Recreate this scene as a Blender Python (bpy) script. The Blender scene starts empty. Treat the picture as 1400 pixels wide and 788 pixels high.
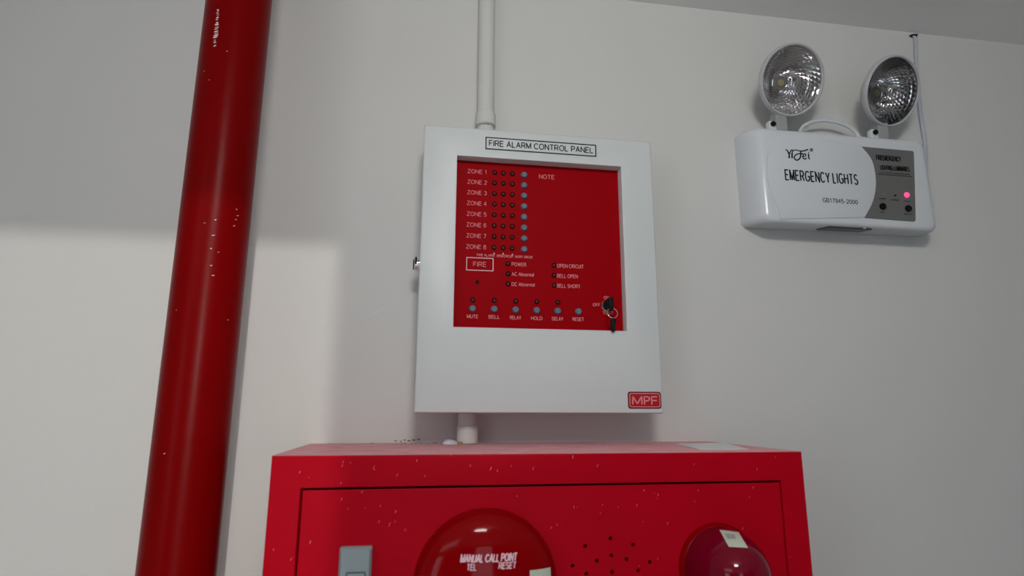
import bpy, bmesh, math, random
from mathutils import Vector, Matrix
C = bpy.context.scene.collection
SC = bpy.context.scene
PI = math.pi

# ------------------------------------------------------------------ camera
YAW, PITCH, ROLL, FPX = 0.15507, 0.20447, 0.0030, 810.0
CAM = Vector((0.0, -1.0, 0.0))
fwd = Vector((math.sin(YAW) * math.cos(PITCH), math.cos(YAW) * math.cos(PITCH), math.sin(PITCH)))
rgt = Vector((math.cos(YAW), -math.sin(YAW), 0.0))
up = rgt.cross(fwd)
A = math.cos(ROLL) * rgt + math.sin(ROLL) * up
B = -math.sin(ROLL) * rgt + math.cos(ROLL) * up
cd = bpy.data.cameras.new('camera')
cam = bpy.data.objects.new('camera', cd)
C.objects.link(cam)
M = Matrix((A, B, -fwd)).transposed().to_4x4()
M.translation = CAM
cam.matrix_world = M
cd.sensor_width = 36.0
cd.lens = FPX / 1400.0 * 36.0
cd.clip_start = 0.02
cd.dof.use_dof = True
cd.dof.focus_distance = 1.06
cd.dof.aperture_fstop = 5.0
SC.camera = cam

# ------------------------------------------------------------------ sky, sun, lights, exposure
w = bpy.data.worlds.new('sky'); SC.world = w; w.use_nodes = True
bgn = w.node_tree.nodes['Background']
bgn.inputs[0].default_value = (0.80, 0.90, 1.0, 1); bgn.inputs[1].default_value = 2.3

def light(name, kind, loc, energy, color=(1, 1, 1), rot=None, aim=None, **kw):
    l = bpy.data.lights.new(name, kind); l.energy = energy; l.color = color
    for k, v in kw.items(): setattr(l, k, v)
    o = bpy.data.objects.new(name, l); C.objects.link(o); o.location = loc
    if aim is not None: o.rotation_euler = (Vector(aim) - Vector(loc)).to_track_quat('-Z', 'Y').to_euler()
    if rot is not None: o.rotation_euler = rot
    return o
ROOM = dict(x0=-1.9, x1=3.3, y0=-4.0, y1=0.0, z0=-1.55, z1=0.808)
# low sun through the doorway behind the photographer
KX, KZ = 0.19, 0.10
sun = light('sun_light', 'SUN', (1, -6, 1), 0.88, (1.0, 0.95, 0.88), angle=math.radians(0.55))
sun.rotation_euler = Vector((-KX, 1.0, -KZ)).to_track_quat('-Z', 'Y').to_euler()
# daylight through the window in the left wall
light('window_daylight', 'AREA', (ROOM['x0'] + .03, -2.5, 0.0), 2.5, (0.86, 0.93, 1.0), aim=(0, -2.0, 0.0),
      shape='RECTANGLE', size=0.9, size_y=1.2)
# two ceiling panels
light('ceiling_light_near', 'AREA', (-1.0, -1.70, 0.775), 2.2, (1.0, 0.98, 0.95), aim=(0.25, 0.0, 0.25), shape='RECTANGLE', size=0.9, size_y=0.45)
light('ceiling_light_far', 'AREA', (0.06, -1.42, 0.775), 10.4, (1.0, 0.98, 0.95), aim=(0.62, 0.0, 0.20), shape='RECTANGLE', size=0.30, size_y=0.20)
SC.view_settings.view_transform = 'Standard'
SC.view_settings.look = 'None'
SC.view_settings.gamma = 1.0
SC.view_settings.exposure = -0.08

# ------------------------------------------------------------------ helpers
def at(u, v, Y):
    """the point of the plane y = Y seen at (u, v) of the 1400x788 photograph, for measuring"""
    d = A * ((u - 700) / FPX) - B * ((v - 394) / FPX) + fwd
    return CAM + d * ((Y - CAM.y) / d.y)
def xz(u, v, Y):
    p = at(u, v, Y); return p.x, p.z

def mat(name, color, rough=0.5, metal=0.0, spec=0.5, coat=0.0, noise=None, bump=None, emit=None, trans=0.0, ior=1.45, alpha=None):
    m = bpy.data.materials.new(name); m.use_nodes = True
    nt = m.node_tree; b = nt.nodes['Principled BSDF']
    b.inputs['Base Color'].default_value = (*color, 1)
    b.inputs['Roughness'].default_value = rough
    b.inputs['Metallic'].default_value = metal
    b.inputs['Specular IOR Level'].default_value = spec
    b.inputs['Coat Weight'].default_value = coat
    b.inputs['Coat Roughness'].default_value = 0.06
    b.inputs['Transmission Weight'].default_value = trans
    b.inputs['IOR'].default_value = ior
    if emit:
        b.inputs['Emission Color'].default_value = (*emit[0], 1); b.inputs['Emission Strength'].default_value = emit[1]
    tc = nt.nodes.new('ShaderNodeTexCoord')
    if noise:      # (scale, amount)
        n = nt.nodes.new('ShaderNodeTexNoise'); n.inputs['Scale'].default_value = noise[0]; n.inputs['Detail'].default_value = 5
        nt.links.new(tc.outputs['Object'], n.inputs['Vector'])
        mx = nt.nodes.new('ShaderNodeMix'); mx.data_type = 'RGBA'
        a = noise[1]
        mx.inputs[6].default_value = (*[c * (1 - a) for c in color], 1)
        mx.inputs[7].default_value = (*[min(1, c * (1 + a)) for c in color], 1)
        nt.links.new(n.outputs['Fac'], mx.inputs[0]); nt.links.new(mx.outputs[2], b.inputs['Base Color'])
    if bump:       # (scale, distance)
        n2 = nt.nodes.new('ShaderNodeTexNoise'); n2.inputs['Scale'].default_value = bump[0]; n2.inputs['Detail'].default_value = 4
        nt.links.new(tc.outputs['Object'], n2.inputs['Vector'])
        bp = nt.nodes.new('ShaderNodeBump'); bp.inputs['Distance'].default_value = bump[1]; bp.inputs['Strength'].default_value = 0.5
        nt.links.new(n2.outputs['Fac'], bp.inputs['Height']); nt.links.new(bp.outputs['Normal'], b.inputs['Normal'])
    return m

WALL = mat('painted_wall', (0.66, 0.655, 0.635), 0.75, noise=(2.2, 0.025), bump=(60, 0.0006))
ROOMM = mat('room_wall', (0.75, 0.74, 0.72), 0.85, noise=(2, 0.04))
DARKW = mat('dark_room_wall', (0.16, 0.155, 0.15), 0.9, noise=(2, 0.08))
CEIL = mat('ceiling_paint', (0.90, 0.90, 0.88), 0.85, noise=(3, 0.03))
FLOORM = mat('floor_tile', (0.62, 0.60, 0.56), 0.4, noise=(5, 0.08))
PVC = mat('white_pvc', (0.66, 0.66, 0.64), 0.4, noise=(20, 0.02))
PIPE = mat('glossy_red_pipe_paint', (0.19, 0.0006, 0.0012), 0.3, spec=0.06, noise=(6, 0.08), bump=(30, 0.0004))
STEEL = mat('powder_coated_steel', (0.64, 0.675, 0.675), 0.38, noise=(15, 0.02), bump=(500, 0.00008))
REDP = mat('red_face_plate', (0.33, 0.0006, 0.004), 0.5, spec=0.04, noise=(10, 0.04))
INK = mat('pale_ink', (0.85, 0.30, 0.33), 0.6)
INKW = mat('white_ink', (0.80, 0.55, 0.56), 0.6)
BLACK = mat('black_ink', (0.012, 0.014, 0.014), 0.5, spec=.2)
LABELW = mat('label_paper', (0.62, 0.65, 0.65), 0.45)
BTN = mat('grey_button', (0.13, 0.165, 0.22), 0.5, spec=.3)
LEDR = mat('dark_led_ring', (0.035, 0.002, 0.003), 0.6, spec=.08)
LEDC = mat('unlit_led_lens', (0.14, 0.055, 0.04), 0.25)
CHROME = mat('chrome', (0.75, 0.74, 0.73), 0.12, metal=1.0)
BPLAST = mat('black_plastic', (0.006, 0.006, 0.007), 0.5, spec=.15)
BADGE = mat('badge_red', (0.42, 0.004, 0.014), 0.4, noise=(200, 0.12))
BADGED = mat('badge_dark_red', (0.17, 0.004, 0.016), 0.4)
BADGEI = mat('badge_pink_ink', (0.80, 0.27, 0.30), 0.5)
EMW = mat('glossy_white_plastic', (0.66, 0.69, 0.72), 0.22, spec=0.5, noise=(8, 0.015))
EMG = mat('grey_foil', (0.19, 0.19, 0.185), 0.4, metal=0.35)
RIM = mat('translucent_white_rim', (0.47, 0.48, 0.49), 0.3)
REFL = mat('faceted_reflector', (0.66, 0.63, 0.62), 0.13, metal=1.0)
CHIP = mat('led_chip_yellow', (0.42, 0.38, 0.20), 0.4)
GREYP = mat('grey_bracket_plastic', (0.33, 0.34, 0.34), 0.5)
CABLE = mat('pale_blue_cable', (0.46, 0.48, 0.56), 0.45)
HOLE = mat('dark_hole', (0.008, 0.008, 0.009), 0.9)
REDLED = mat('lit_red_led', (0.9, 0.05, 0.25), 0.3, emit=((1.0, 0.07, 0.22), 1.3))
LATCH = mat('grey_latch_plate', (0.29, 0.34, 0.36), 0.42, noise=(30, 0.05))
DOME = mat('glossy_red_dome', (0.25, 0.0006, 0.002), 0.07, spec=0.16, coat=0.0, noise=(5, 0.04))
LENS = mat('translucent_red_strobe_lens', (0.17, 0.0008, 0.014), 0.07, spec=0.35, coat=0.0, noise=(5, 0.05))
STICK = mat('pale_green_sticker', (0.56, 0.62, 0.50), 0.5, noise=(80, 0.05))
STICKI = mat('sticker_grey_print', (0.33, 0.37, 0.40), 0.6)
PAPER = mat('white_paper', (0.72, 0.73, 0.74), 0.6)
PUTTY = mat('white_putty', (0.70, 0.69, 0.72), 0.6)
CRUMB = mat('yellow_crumb', (0.40, 0.25, 0.03), 0.7)
GRIT = mat('brown_grit', (0.26, 0.19, 0.15), 0.9)
FLECK = mat('pale_fleck', (0.75, 0.30, 0.32), 0.4)
PFLECK_GLINT = mat('white_fleck_glint', (0.85, 0.70, 0.70), 0.35)  # shared by the pipe's paint specks and its painted highlight

CABD = mat('red_powder_coat', (0.44, 0.001, 0.011), 0.42, spec=0.07, noise=(14, 0.10), bump=(700, 0.0001))
# cabinet paint: red, with pale dust settled on whatever faces up
CAB = mat('dusty_red_powder_coat', (0.44, 0.001, 0.011), 0.42, spec=0.07, noise=(14, 0.10), bump=(700, 0.0001))
nt = CAB.node_tree; b_ = nt.nodes['Principled BSDF']
prev = b_.inputs['Base Color'].links[0].from_socket
g = nt.nodes.new('ShaderNodeNewGeometry'); sx = nt.nodes.new('ShaderNodeSeparateXYZ'); nt.links.new(g.outputs['Normal'], sx.inputs[0])
mr = nt.nodes.new('ShaderNodeMapRange'); mr.inputs[1].default_value = 0.93; mr.inputs[2].default_value = 0.98; nt.links.new(sx.outputs[2], mr.inputs[0])
nz = nt.nodes.new('ShaderNodeTexNoise'); nz.inputs['Scale'].default_value = 16; nz.inputs['Detail'].default_value = 7
rp = nt.nodes.new('ShaderNodeMapRange'); rp.inputs[1].default_value = 0.25; rp.inputs[2].default_value = 0.7; rp.inputs[3].default_value = 0.55; rp.inputs[4].default_value = 0.95
nt.links.new(nz.outputs['Fac'], rp.inputs[0])
ml = nt.nodes.new('ShaderNodeMath'); ml.operation = 'MULTIPLY'; nt.links.new(mr.outputs[0], ml.inputs[0]); nt.links.new(rp.outputs[0], ml.inputs[1])
mx = nt.nodes.new('ShaderNodeMix'); mx.data_type = 'RGBA'; nt.links.new(ml.outputs[0], mx.inputs[0]); nt.links.new(prev, mx.inputs[6])
mx.inputs[7].default_value = (0.80, 0.47, 0.50, 1); nt.links.new(mx.outputs[2], b_.inputs['Base Color'])
rmx = nt.nodes.new('ShaderNodeMapRange'); rmx.inputs[3].default_value = 0.42; rmx.inputs[4].default_value = 0.85
nt.links.new(ml.outputs[0], rmx.inputs[0]); nt.links.new(rmx.outputs[0], b_.inputs['Roughness'])

def obj(name, bm, m, parent=None, smooth=False, origin=None):
    bmesh.ops.recalc_face_normals(bm, faces=bm.faces[:])
    me = bpy.data.meshes.new(name)
    if origin is not None: bmesh.ops.translate(bm, verts=bm.verts[:], vec=-Vector(origin))
    bm.to_mesh(me); bm.free()
    me.materials.append(m)
    if smooth:
        for p in me.polygons: p.use_smooth = True
        try: me.set_sharp_from_angle(angle=math.radians(35 if smooth is True else smooth))
        except Exception: pass
    o = bpy.data.objects.new(name, me); C.objects.link(o)
    if origin is not None: o.location = origin
    if parent is not None:
        o.parent = parent
        wm = Matrix.Identity(4)
        p = parent
        while p is not None:
            wm = Matrix.Translation(p.location) @ wm; p = p.parent
        o.location = (Vector(origin) if origin is not None else Vector()) - wm.translation
    return o
def thing(name, label, cat, loc, group=None):
    o = bpy.data.objects.new(name, None); C.objects.link(o); o.location = loc; o.empty_display_size = 0.05
    o['label'] = label; o['category'] = cat
    if group: o['group'] = group
    return o
def tag(o, label, cat, group=None):
    o['label'] = label; o['category'] = cat
    if group: o['group'] = group
    return o
def struct(o): o['kind'] = 'structure'; return o

def add_box(bm, x0, x1, y0, y1, z0, z1, bev=0.0, seg=2):
    vs = [bm.verts.new(p) for p in ((x0, y0, z0), (x1, y0, z0), (x1, y1, z0), (x0, y1, z0), (x0, y0, z1), (x1, y0, z1), (x1, y1, z1), (x0, y1, z1))]
    fs = [bm.faces.new([vs[i] for i in f]) for f in ((3, 2, 1, 0), (4, 5, 6, 7), (0, 1, 5, 4), (1, 2, 6, 5), (2, 3, 7, 6), (3, 0, 4, 7))]
    if bev:
        es = set(e for f in fs for e in f.edges)
        bmesh.ops.bevel(bm, geom=list(es), offset=bev, segments=seg, affect='EDGES', profile=0.5)
    return bm
def box(*a, **k): return add_box(bmesh.new(), *a, **k)

def loops(bm, rings, cap0=True, cap1=True, closed=True):
    """rings: lists of points of equal length, skinned one to the next"""
    R = [[bm.verts.new(p) for p in r] for r in rings]
    n = len(R[0])
    for a, b in zip(R, R[1:]):
        for i in range(n if closed else n - 1):
            j = (i + 1) % n
            bm.faces.new((a[i], a[j], b[j], b[i]))
    if cap0: bm.faces.new(R[0])
    if cap1: bm.faces.new(R[-1])
    return R
def lathe(bm, prof, c, ax=(0, -1, 0), seg=32, cap0=True, cap1=True):
    """prof: (radius, height along ax)"""
    ax = Vector(ax).normalized(); u = ax.cross(Vector((0, 0, 1)))
    if u.length < 1e-4: u = Vector((1, 0, 0))
    u.normalize(); v = u.cross(ax); c = Vector(c)
    rings = [[c + ax * h + (u * math.cos(t) + v * math.sin(t)) * max(r, 1e-5) for t in [2 * PI * k / seg for k in range(seg)]] for r, h in prof]
    loops(bm, rings, cap0, cap1); return bm
def tube(bm, pts, r, seg=10, cap=True):
    pts = [Vector(p) for p in pts]; rings = []
    u = None
    for i, p in enumerate(pts):
        d = (pts[min(i + 1, len(pts) - 1)] - pts[max(i - 1, 0)]).normalized()
        if u is None:
            u = d.cross(Vector((0, 1, 0)));
            if u.length < 1e-3: u = d.cross(Vector((1, 0, 0)))
        u = (u - d * u.dot(d)).normalized(); v = d.cross(u)
        rings.append([p + (u * math.cos(t) + v * math.sin(t)) * r for t in [2 * PI * k / seg for k in range(seg)]])
    loops(bm, rings, cap, cap); return bm
def rrect(x0, x1, z0, z1, r, y, n=5):
    out = []
    for cx, cz, a0 in ((x1 - r, z1 - r, 0), (x0 + r, z1 - r, 90), (x0 + r, z0 + r, 180), (x1 - r, z0 + r, 270)):
        for k in range(n + 1):
            t = math.radians(a0 + 90 * k / n); out.append(Vector((cx + r * math.cos(t), y, cz + r * math.sin(t))))
    return out
def smooth_path(p, n=8, closed=False):
    p = [Vector(q) for q in p]; out = []
    for i in range(len(p) - 1):
        a = p[max(i - 1, 0)]; b = p[i]; c = p[i + 1]; d = p[min(i + 2, len(p) - 1)]
        for k in range(n):
            t = k / n
            out.append(0.5 * ((2 * b) + (c - a) * t + (2 * a - 5 * b + 4 * c - d) * t * t + (3 * b - a - 3 * c + d) * t ** 3))
    out.append(p[-1]); return out

# ---- a plain sans-serif drawn with strokes of even width
def arc(cx, cy, rx, ry, a0, a1, n=9):
    return [(cx + rx * math.cos(math.radians(a0 + (a1 - a0) * k / n)), cy + ry * math.sin(math.radians(a0 + (a1 - a0) * k / n))) for k in range(n + 1)]
GL = {
 'A': (.66, [[(0, 0), (.33, 1), (.66, 0)], [(.12, .34), (.54, .34)]]),
 'B': (.58, [[(0, 0), (0, 1), (.34, 1)] + arc(.34, .765, .2, .235, 90, -90, 6) + [(0, .53)], [(.34, .53)] + arc(.34, .265, .24, .265, 90, -90, 6) + [(0, 0)]]),
 'C': (.66, [arc(.36, .5, .36, .5, 40, 320, 16)]),
 'D': (.64, [[(0, 0), (0, 1), (.26, 1)] + arc(.26, .5, .38, .5, 90, -90, 10) + [(0, 0)]]),
 'E': (.54, [[(.54, 1), (0, 1), (0, 0), (.54, 0)], [(0, .53), (.49, .53)]]),
 'F': (.50, [[(.50, 1), (0, 1), (0, 0)], [(0, .52), (.43, .52)]]),
 'G': (.70, [arc(.37, .5, .37, .5, 45, 335, 16) + [(.70, .18), (.70, .48), (.40, .48)]]),
 'H': (.60, [[(0, 0), (0, 1)], [(.60, 0), (.60, 1)], [(0, .53), (.60, .53)]]),
 'I': (.0, [[(0, 0), (0, 1)]]),
 'J': (.4, [[(.4, 1), (.4, .25)] + arc(.2, .22, .2, .22, 0, -180, 7)]),
 'K': (.60, [[(0, 0), (0, 1)], [(.58, 1), (0, .38)], [(.2, .58), (.60, 0)]]),
 'L': (.48, [[(0, 1), (0, 0), (.48, 0)]]),
 'M': (.70, [[(0, 0), (0, 1), (.35, .08), (.70, 1), (.70, 0)]]),
 'N': (.60, [[(0, 0), (0, 1), (.60, 0), (.60, 1)]]),
 'O': (.74, [arc(.37, .5, .37, .5, 90, 450, 22)]),
 'P': (.56, [[(0, 0), (0, 1), (.32, 1)] + arc(.32, .73, .24, .27, 90, -90, 7) + [(0, .46)]]),
 'R': (.60, [[(0, 0), (0, 1), (.34, 1)] + arc(.34, .74, .23, .26, 90, -90, 7) + [(0, .48)], [(.33, .48), (.60, 0)]]),
 'S': (.56, [arc(.28, .75, .25, .25, 30, 270, 10) + arc(.28, .25, .28, .25, 90, -155, 10)]),
 'T': (.60, [[(0, 1), (.60, 1)], [(.30, 1), (.30, 0)]]),
 'U': (.60, [[(0, 1), (0, .3)] + arc(.30, .3, .30, .3, 180, 360, 9) + [(.60, 1)]]),
 'V': (.62, [[(0, 1), (.31, 0), (.62, 1)]]),
 'W': (.86, [[(0, 1), (.21, 0), (.43, .95), (.65, 0), (.86, 1)]]),
 'Y': (.62, [[(0, 1), (.31, .45), (.62, 1)], [(.31, .45), (.31, 0)]]),
 'Z': (.56, [[(.02, 1), (.56, 1), (0, 0), (.56, 0)]]),
 '0': (.50, [arc(.25, .5, .25, .5, 90, 450, 18)]),
 '1': (.40, [[(.06, .76), (.26, 1), (.26, 0)]]),
 '2': (.50, [arc(.25, .74, .25, .26, 165, -35, 9) + [(0, 0), (.50, 0)]]),
 '3': (.50, [arc(.24, .75, .22, .25, 150, -80, 9), arc(.24, .27, .26, .27, 80, -155, 10)]),
 '4': (.52, [[(.38, 0), (.38, 1), (0, .30), (.52, .30)]]),
 '5': (.50, [[(.46, 1), (.08, 1), (.03, .5)] + arc(.24, .33, .26, .33, 130, -150, 10)]),
 '6': (.50, [arc(.25, .31, .25, .31, 180, -180, 14), [(0, .33)] + arc(.27, .52, .27, .48, 178, 40, 8)]),
 '7': (.50, [[(0, 1), (.50, 1), (.17, 0)]]),
 '8': (.50, [arc(.25, .76, .21, .24, 90, 450, 14), arc(.25, .27, .25, .27, 90, 450, 14)]),
 '9': (.50, [arc(.25, .69, .25, .31, 0, 360, 14), [(.50, .67)] + arc(.23, .48, .27, .48, -2, -140, 8)]),
 '-': (.34, [[(0, .36), (.34, .36)]]),
 'a': (.42, [arc(.2, .35, .2, .35, 0, 360, 12), [(.42, .7), (.42, 0)]]), 'b': (.42, [arc(.22, .35, .2, .35, 0, 360, 12), [(0, 1), (0, 0)]]),
 'n': (.38, [[(0, 0), (0, .7)], [(0, .45)] + arc(.19, .47, .19, .22, 180, 0, 7) + [(.38, 0)]]), 'o': (.42, [arc(.21, .35, .21, .35, 0, 360, 12)]),
 'r': (.24, [[(0, 0), (0, .7)], [(0, .42), (.1, .64), (.24, .7)]]), 'l': (.0, [[(0, 0), (0, 1)]]),
 'm': (.62, [[(0, 0), (0, .7)], [(0, .48)] + arc(.15, .5, .155, .2, 180, 0, 6) + [(.31, 0)], [(.31, .48)] + arc(.465, .5, .155, .2, 180, 0, 6) + [(.62, 0)]]),
}
def stroke(bm, pts, w_, Y, th=.0003):
    pts = [Vector(p) for p in pts]
    keep = [pts[0]]
    for i in range(1, len(pts)):
        if (pts[i] - keep[-1]).length > 1e-6: keep.append(pts[i])
    pts = keep; n = len(pts)
    if n < 2: return
    shut = (pts[0] - pts[-1]).length < 1e-5 and n > 4
    # split at sharp corners so that each run keeps an even width
    L_, R_ = [], []
    for i, p in enumerate(pts):
        ww = w_[min(i, len(w_) - 1)] if isinstance(w_, list) else w_
        a = pts[i] - pts[i - 1] if i else (pts[-1] - pts[-2] if shut else pts[1] - pts[0])
        b = pts[i + 1] - pts[i] if i < n - 1 else (pts[1] - pts[0] if shut else a)
        a = a.normalized(); b = b.normalized()
        na = Vector((-a.y, a.x)); nb = Vector((-b.y, b.x)); m_ = na + nb
        if m_.length < .35:
            m_ = na
            k = 1
        else:
            m_.normalize(); k = min(1 / max(m_.dot(na), .3), 2.2)
        L_.append(p + m_ * ww / 2 * k); R_.append(p - m_ * ww / 2 * k)
    rings = [[(a.x, Y - th, a.y), (b.x, Y - th, b.y), (b.x, Y + .0002, b.y), (a.x, Y + .0002, a.y)] for a, b in zip(L_, R_)]
    loops(bm, rings, True, True)
def text_bm(s, x0, x1, z0, z1, Y, thick=0.0002, shear=0.0, bold=0.0, spacing=1.0, slope=0.0, weight=.13):
    """printed capitals fitted into the rectangle, standing thick proud of the plane y = Y"""
    gap = .22 * spacing; cur = 0; runs = []
    for ch in s:
        if ch == ' ': cur += .36; continue
        w_, st = GL[ch]
        w0 = w_ if w_ else .02
        for p in st: runs.append([(q[0] + cur, q[1]) for q in p])
        cur += w0 + gap
    tot = cur - gap; h = z1 - z0; lw = h * (weight + bold)
    sx_ = (x1 - x0 - lw) / tot; hh_ = h - lw
    bm = bmesh.new()
    for p in runs:
        o = []
        for a, b in p:
            x = x0 + lw / 2 + a * sx_; z = z0 + lw / 2 + b * hh_
            o.append((x + shear * b * hh_, z + slope * (x - x0)))
        part = [Vector(o[0])]
        def flush(q, e0, e1):
            q = [Vector(k) for k in q]
            if len(q) < 2: return
            if e0: q[0] = q[0] - (q[1] - q[0]).normalized() * lw / 2
            if e1: q[-1] = q[-1] + (q[-1] - q[-2]).normalized() * lw / 2
            stroke(bm, q, lw, Y, thick)
        first = True
        for i in range(1, len(o)):
            part.append(Vector(o[i]))
            if i < len(o) - 1:
                d0 = Vector(o[i]) - Vector(o[i - 1]); d1 = Vector(o[i + 1]) - Vector(o[i])
                if d0.length > 1e-7 and d1.length > 1e-7 and d0.angle(d1) > math.radians(42):
                    flush(part, not first, True); part = [Vector(o[i])]; first = False
        flush(part, not first, False)
    if not slope:
        for q in bm.verts: q.co.z = min(max(q.co.z, z0), z1)
    return bm
def text(s, u0, u1, v, h, Y, m, parent, name='lettering', **kw):
    """s printed from u0 to u1 px across, centred on v px, h px high (capitals)"""
    uc = (u0 + u1) / 2
    x0 = at(u0, v, Y).x; x1 = at(u1, v, Y).x
    z1 = at(uc, v - h / 2, Y).z; z0 = at(uc, v + h / 2, Y).z
    return obj(name, text_bm(s, x0, x1, z0, z1, Y, **kw), m, parent)
def border(bm, x0, x1, z0, z1, t, Y, th=0.0002, r=0.0):
    if r:
        o = rrect(x0, x1, z0, z1, r, Y - th); i = rrect(x0 + t, x1 - t, z0 + t, z1 - t, max(r - t, 1e-4), Y - th)
    else:
        o = [Vector(p) for p in ((x0, Y - th, z0), (x1, Y - th, z0), (x1, Y - th, z1), (x0, Y - th, z1))]
        i = [Vector(p) for p in ((x0 + t, Y - th, z0 + t), (x1 - t, Y - th, z0 + t), (x1 - t, Y - th, z1 - t), (x0 + t, Y - th, z1 - t))]
    dn = Vector((0, th + 0.0002, 0))
    loops(bm, [[p + dn for p in o], o, i, [p + dn for p in i]], False, False); return bm
def frame_bm(x0, x1, z0, z1, hx0, hx1, hz0, hz1, yf, yb, yh, r=0.002, hr=0.001):
    """tray: outer skin from yb to the front yf with rounded edges, a hole whose sides run back to yh"""
    def q(a, b, c, d, y): return [(a, y, c), (b, y, c), (b, y, d), (a, y, d)]
    bm = bmesh.new(); rings = [q(x0, x1, z0, z1, yb)]
    for k in range(4):
        t = k / 3 * PI / 2; i = r * (1 - math.cos(t)); y = yf + r * (1 - math.sin(t))
        rings.append(q(x0 + i, x1 - i, z0 + i, z1 - i, y))
    for k in range(3):
        t = k / 2 * PI / 2; i = hr * (1 - math.sin(t)); y = yf + hr * (1 - math.cos(t))
        rings.append(q(hx0 - i, hx1 + i, hz0 - i, hz1 + i, y))
    rings.append(q(hx0, hx1, hz0, hz1, yh))
    loops(bm, rings, False, False); return bm

random.seed(7)
# ------------------------------------------------------------------ the room
R = ROOM
def wall_with_hole(name, axis, pos, a0, a1, z0, z1, h0, h1, hz0, hz1, t, m):
    """wall slab of thickness t (going outward) with one opening"""
    bm = bmesh.new()
    def bx(p0, p1, q0, q1):
        if p1 - p0 < 1e-4 or q1 - q0 < 1e-4: return
        if axis == 'y': add_box(bm, p0, p1, min(pos, pos + t), max(pos, pos + t), q0, q1)
        else: add_box(bm, min(pos, pos + t), max(pos, pos + t), p0, p1, q0, q1)
    bx(a0, h0, z0, z1); bx(h1, a1, z0, z1); bx(h0, h1, z0, hz0); bx(h0, h1, hz1, z1)
    return struct(obj(name, bm, m))
back = struct(obj('wall_back', box(R['x0'] - .15, R['x1'] + .15, 0, .15, R['z0'], R['z1'] + .1), WALL))
struct(obj('floor', box(R['x0'] - .15, R['x1'] + .15, R['y0'] - .15, .15, R['z0'] - .1, R['z0']), FLOORM))
struct(obj('ceiling', box(R['x0'] - .15, R['x1'] + .15, R['y0'] - .15, .15, R['z1'], R['z1'] + .1), CEIL))
wall_with_hole('wall_left', 'x', R['x0'], R['y0'] - .15, 0, R['z0'], R['z1'], -3.0, -2.0, -0.65, 0.62, -.15, ROOMM)
struct(obj('wall_right', box(R['x1'], R['x1'] + .15, R['y0'] - .15, 0, R['z0'], R['z1']), ROOMM))
DX1 = -0.135 + KX * 4.0; DZ1 = 0.274 + KZ * 4.0
wall_with_hole('wall_front', 'y', R['y0'], R['x0'], R['x1'], R['z0'], R['z1'], DX1 - 0.70, DX1, R['z0'], DZ1, -.02, DARKW)
struct(obj('baseboard_back', box(R['x0'], R['x1'], -.012, 0, R['z0'], R['z0'] + .09, bev=.003), ROOMM))
fr = bmesh.new()
for z_ in (-.65, -.03, .59): add_box(fr, R['x0'] - .08, R['x0'] - .04, -3.0, -2.0, z_, z_ + .03)
for y_ in (-3.0, -2.515, -2.03): add_box(fr, R['x0'] - .08, R['x0'] - .04, y_, y_ + .03, -.65, .62)
struct(obj('window_1', fr, ROOMM))

# faint scuff streak beside the panel
s0 = at(504, 432, 0); s1 = at(527, 421, 0)
bm = bmesh.new(); bm.faces.new([bm.verts.new(p) for p in ((s0.x, -.0002, s0.z), ((s0.x + s1.x) / 2, -.0002, (s0.z + s1.z) / 2 - .0018), (s1.x, -.0002, s1.z), ((s0.x + s1.x) / 2, -.0002, (s0.z + s1.z) / 2 + .0012))])
obj('scuff_mark', bm, mat('pale_scuff', (0.72, 0.71, 0.70), 0.7), back)

# ------------------------------------------------------------------ red standpipe
px_, py_, pr = -0.2952, -0.13, 0.0462
t = thing('red_pipe', 'glossy red vertical fire pipe standing in front of the wall at left', 'pipe', (px_, py_, R['z0']))
bm = bmesh.new(); n = 60
lathe(bm, [(pr, R['z0'] + .001 + (R['z1'] - R['z0'] - .002) * k / n) for k in range(n + 1)], (px_, py_, 0), (0, 0, 1), 48)
obj('pipe_body', bm, PIPE, t, True)
for z_, s in ((R['z0'], 1), (R['z1'], -1)):
    bm = bmesh.new(); lathe(bm, [(pr, s * .0), (.082, 0), (.082, s * .008), (.077, s * .012), (pr, s * .012)], (px_, py_, z_), (0, 0, 1), 40, False, False)
    obj('pipe_flange', bm, PIPE, t, True)
bm = bmesh.new(); rnd = random.Random(3)
def pipe_fleck_glint(u, v, w_, h_):
    p = at(u, v, py_ - pr * .8); a = math.asin(max(-.98, min(.98, (p.x - px_) / pr))); z = p.z
    vs = []
    for k in range(6):
        q = 2 * PI * k / 6; aa = a + math.cos(q) * w_ / pr; vs.append(bm.verts.new((px_ + (pr + .0004) * math.sin(aa), py_ - (pr + .0004) * math.cos(aa), z + h_ * math.sin(q) + math.cos(q) * w_ * .2)))
    bm.faces.new(vs)
for k in range(22):  # vertical run of white ticks: the ceiling light's highlight painted on the pipe
    pipe_fleck_glint(300.5 + rnd.uniform(-.8, .8) - k * .22, 18 + k * 2.4 + rnd.uniform(-1, 1), rnd.uniform(.0012, .0024) + (.0016 if 7 < k < 17 else 0), rnd.uniform(.0005, .0011))
for u, v in ((280, 99), (288, 113), (313, 75), (321, 284), (322, 292), (320, 298), (318, 307), (297, 303), (294, 324), (291, 342), (300, 346), (293, 378), (283, 308), (291, 365), (243, 425), (308, 436), (228, 620)):
    pipe_fleck_glint(u, v, rnd.uniform(.0008, .002), rnd.uniform(.0003, .0007))
o = obj('paint_fleck_and_glint', bm, PFLECK_GLINT, t); o['kind'] = 'stuff'

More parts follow.
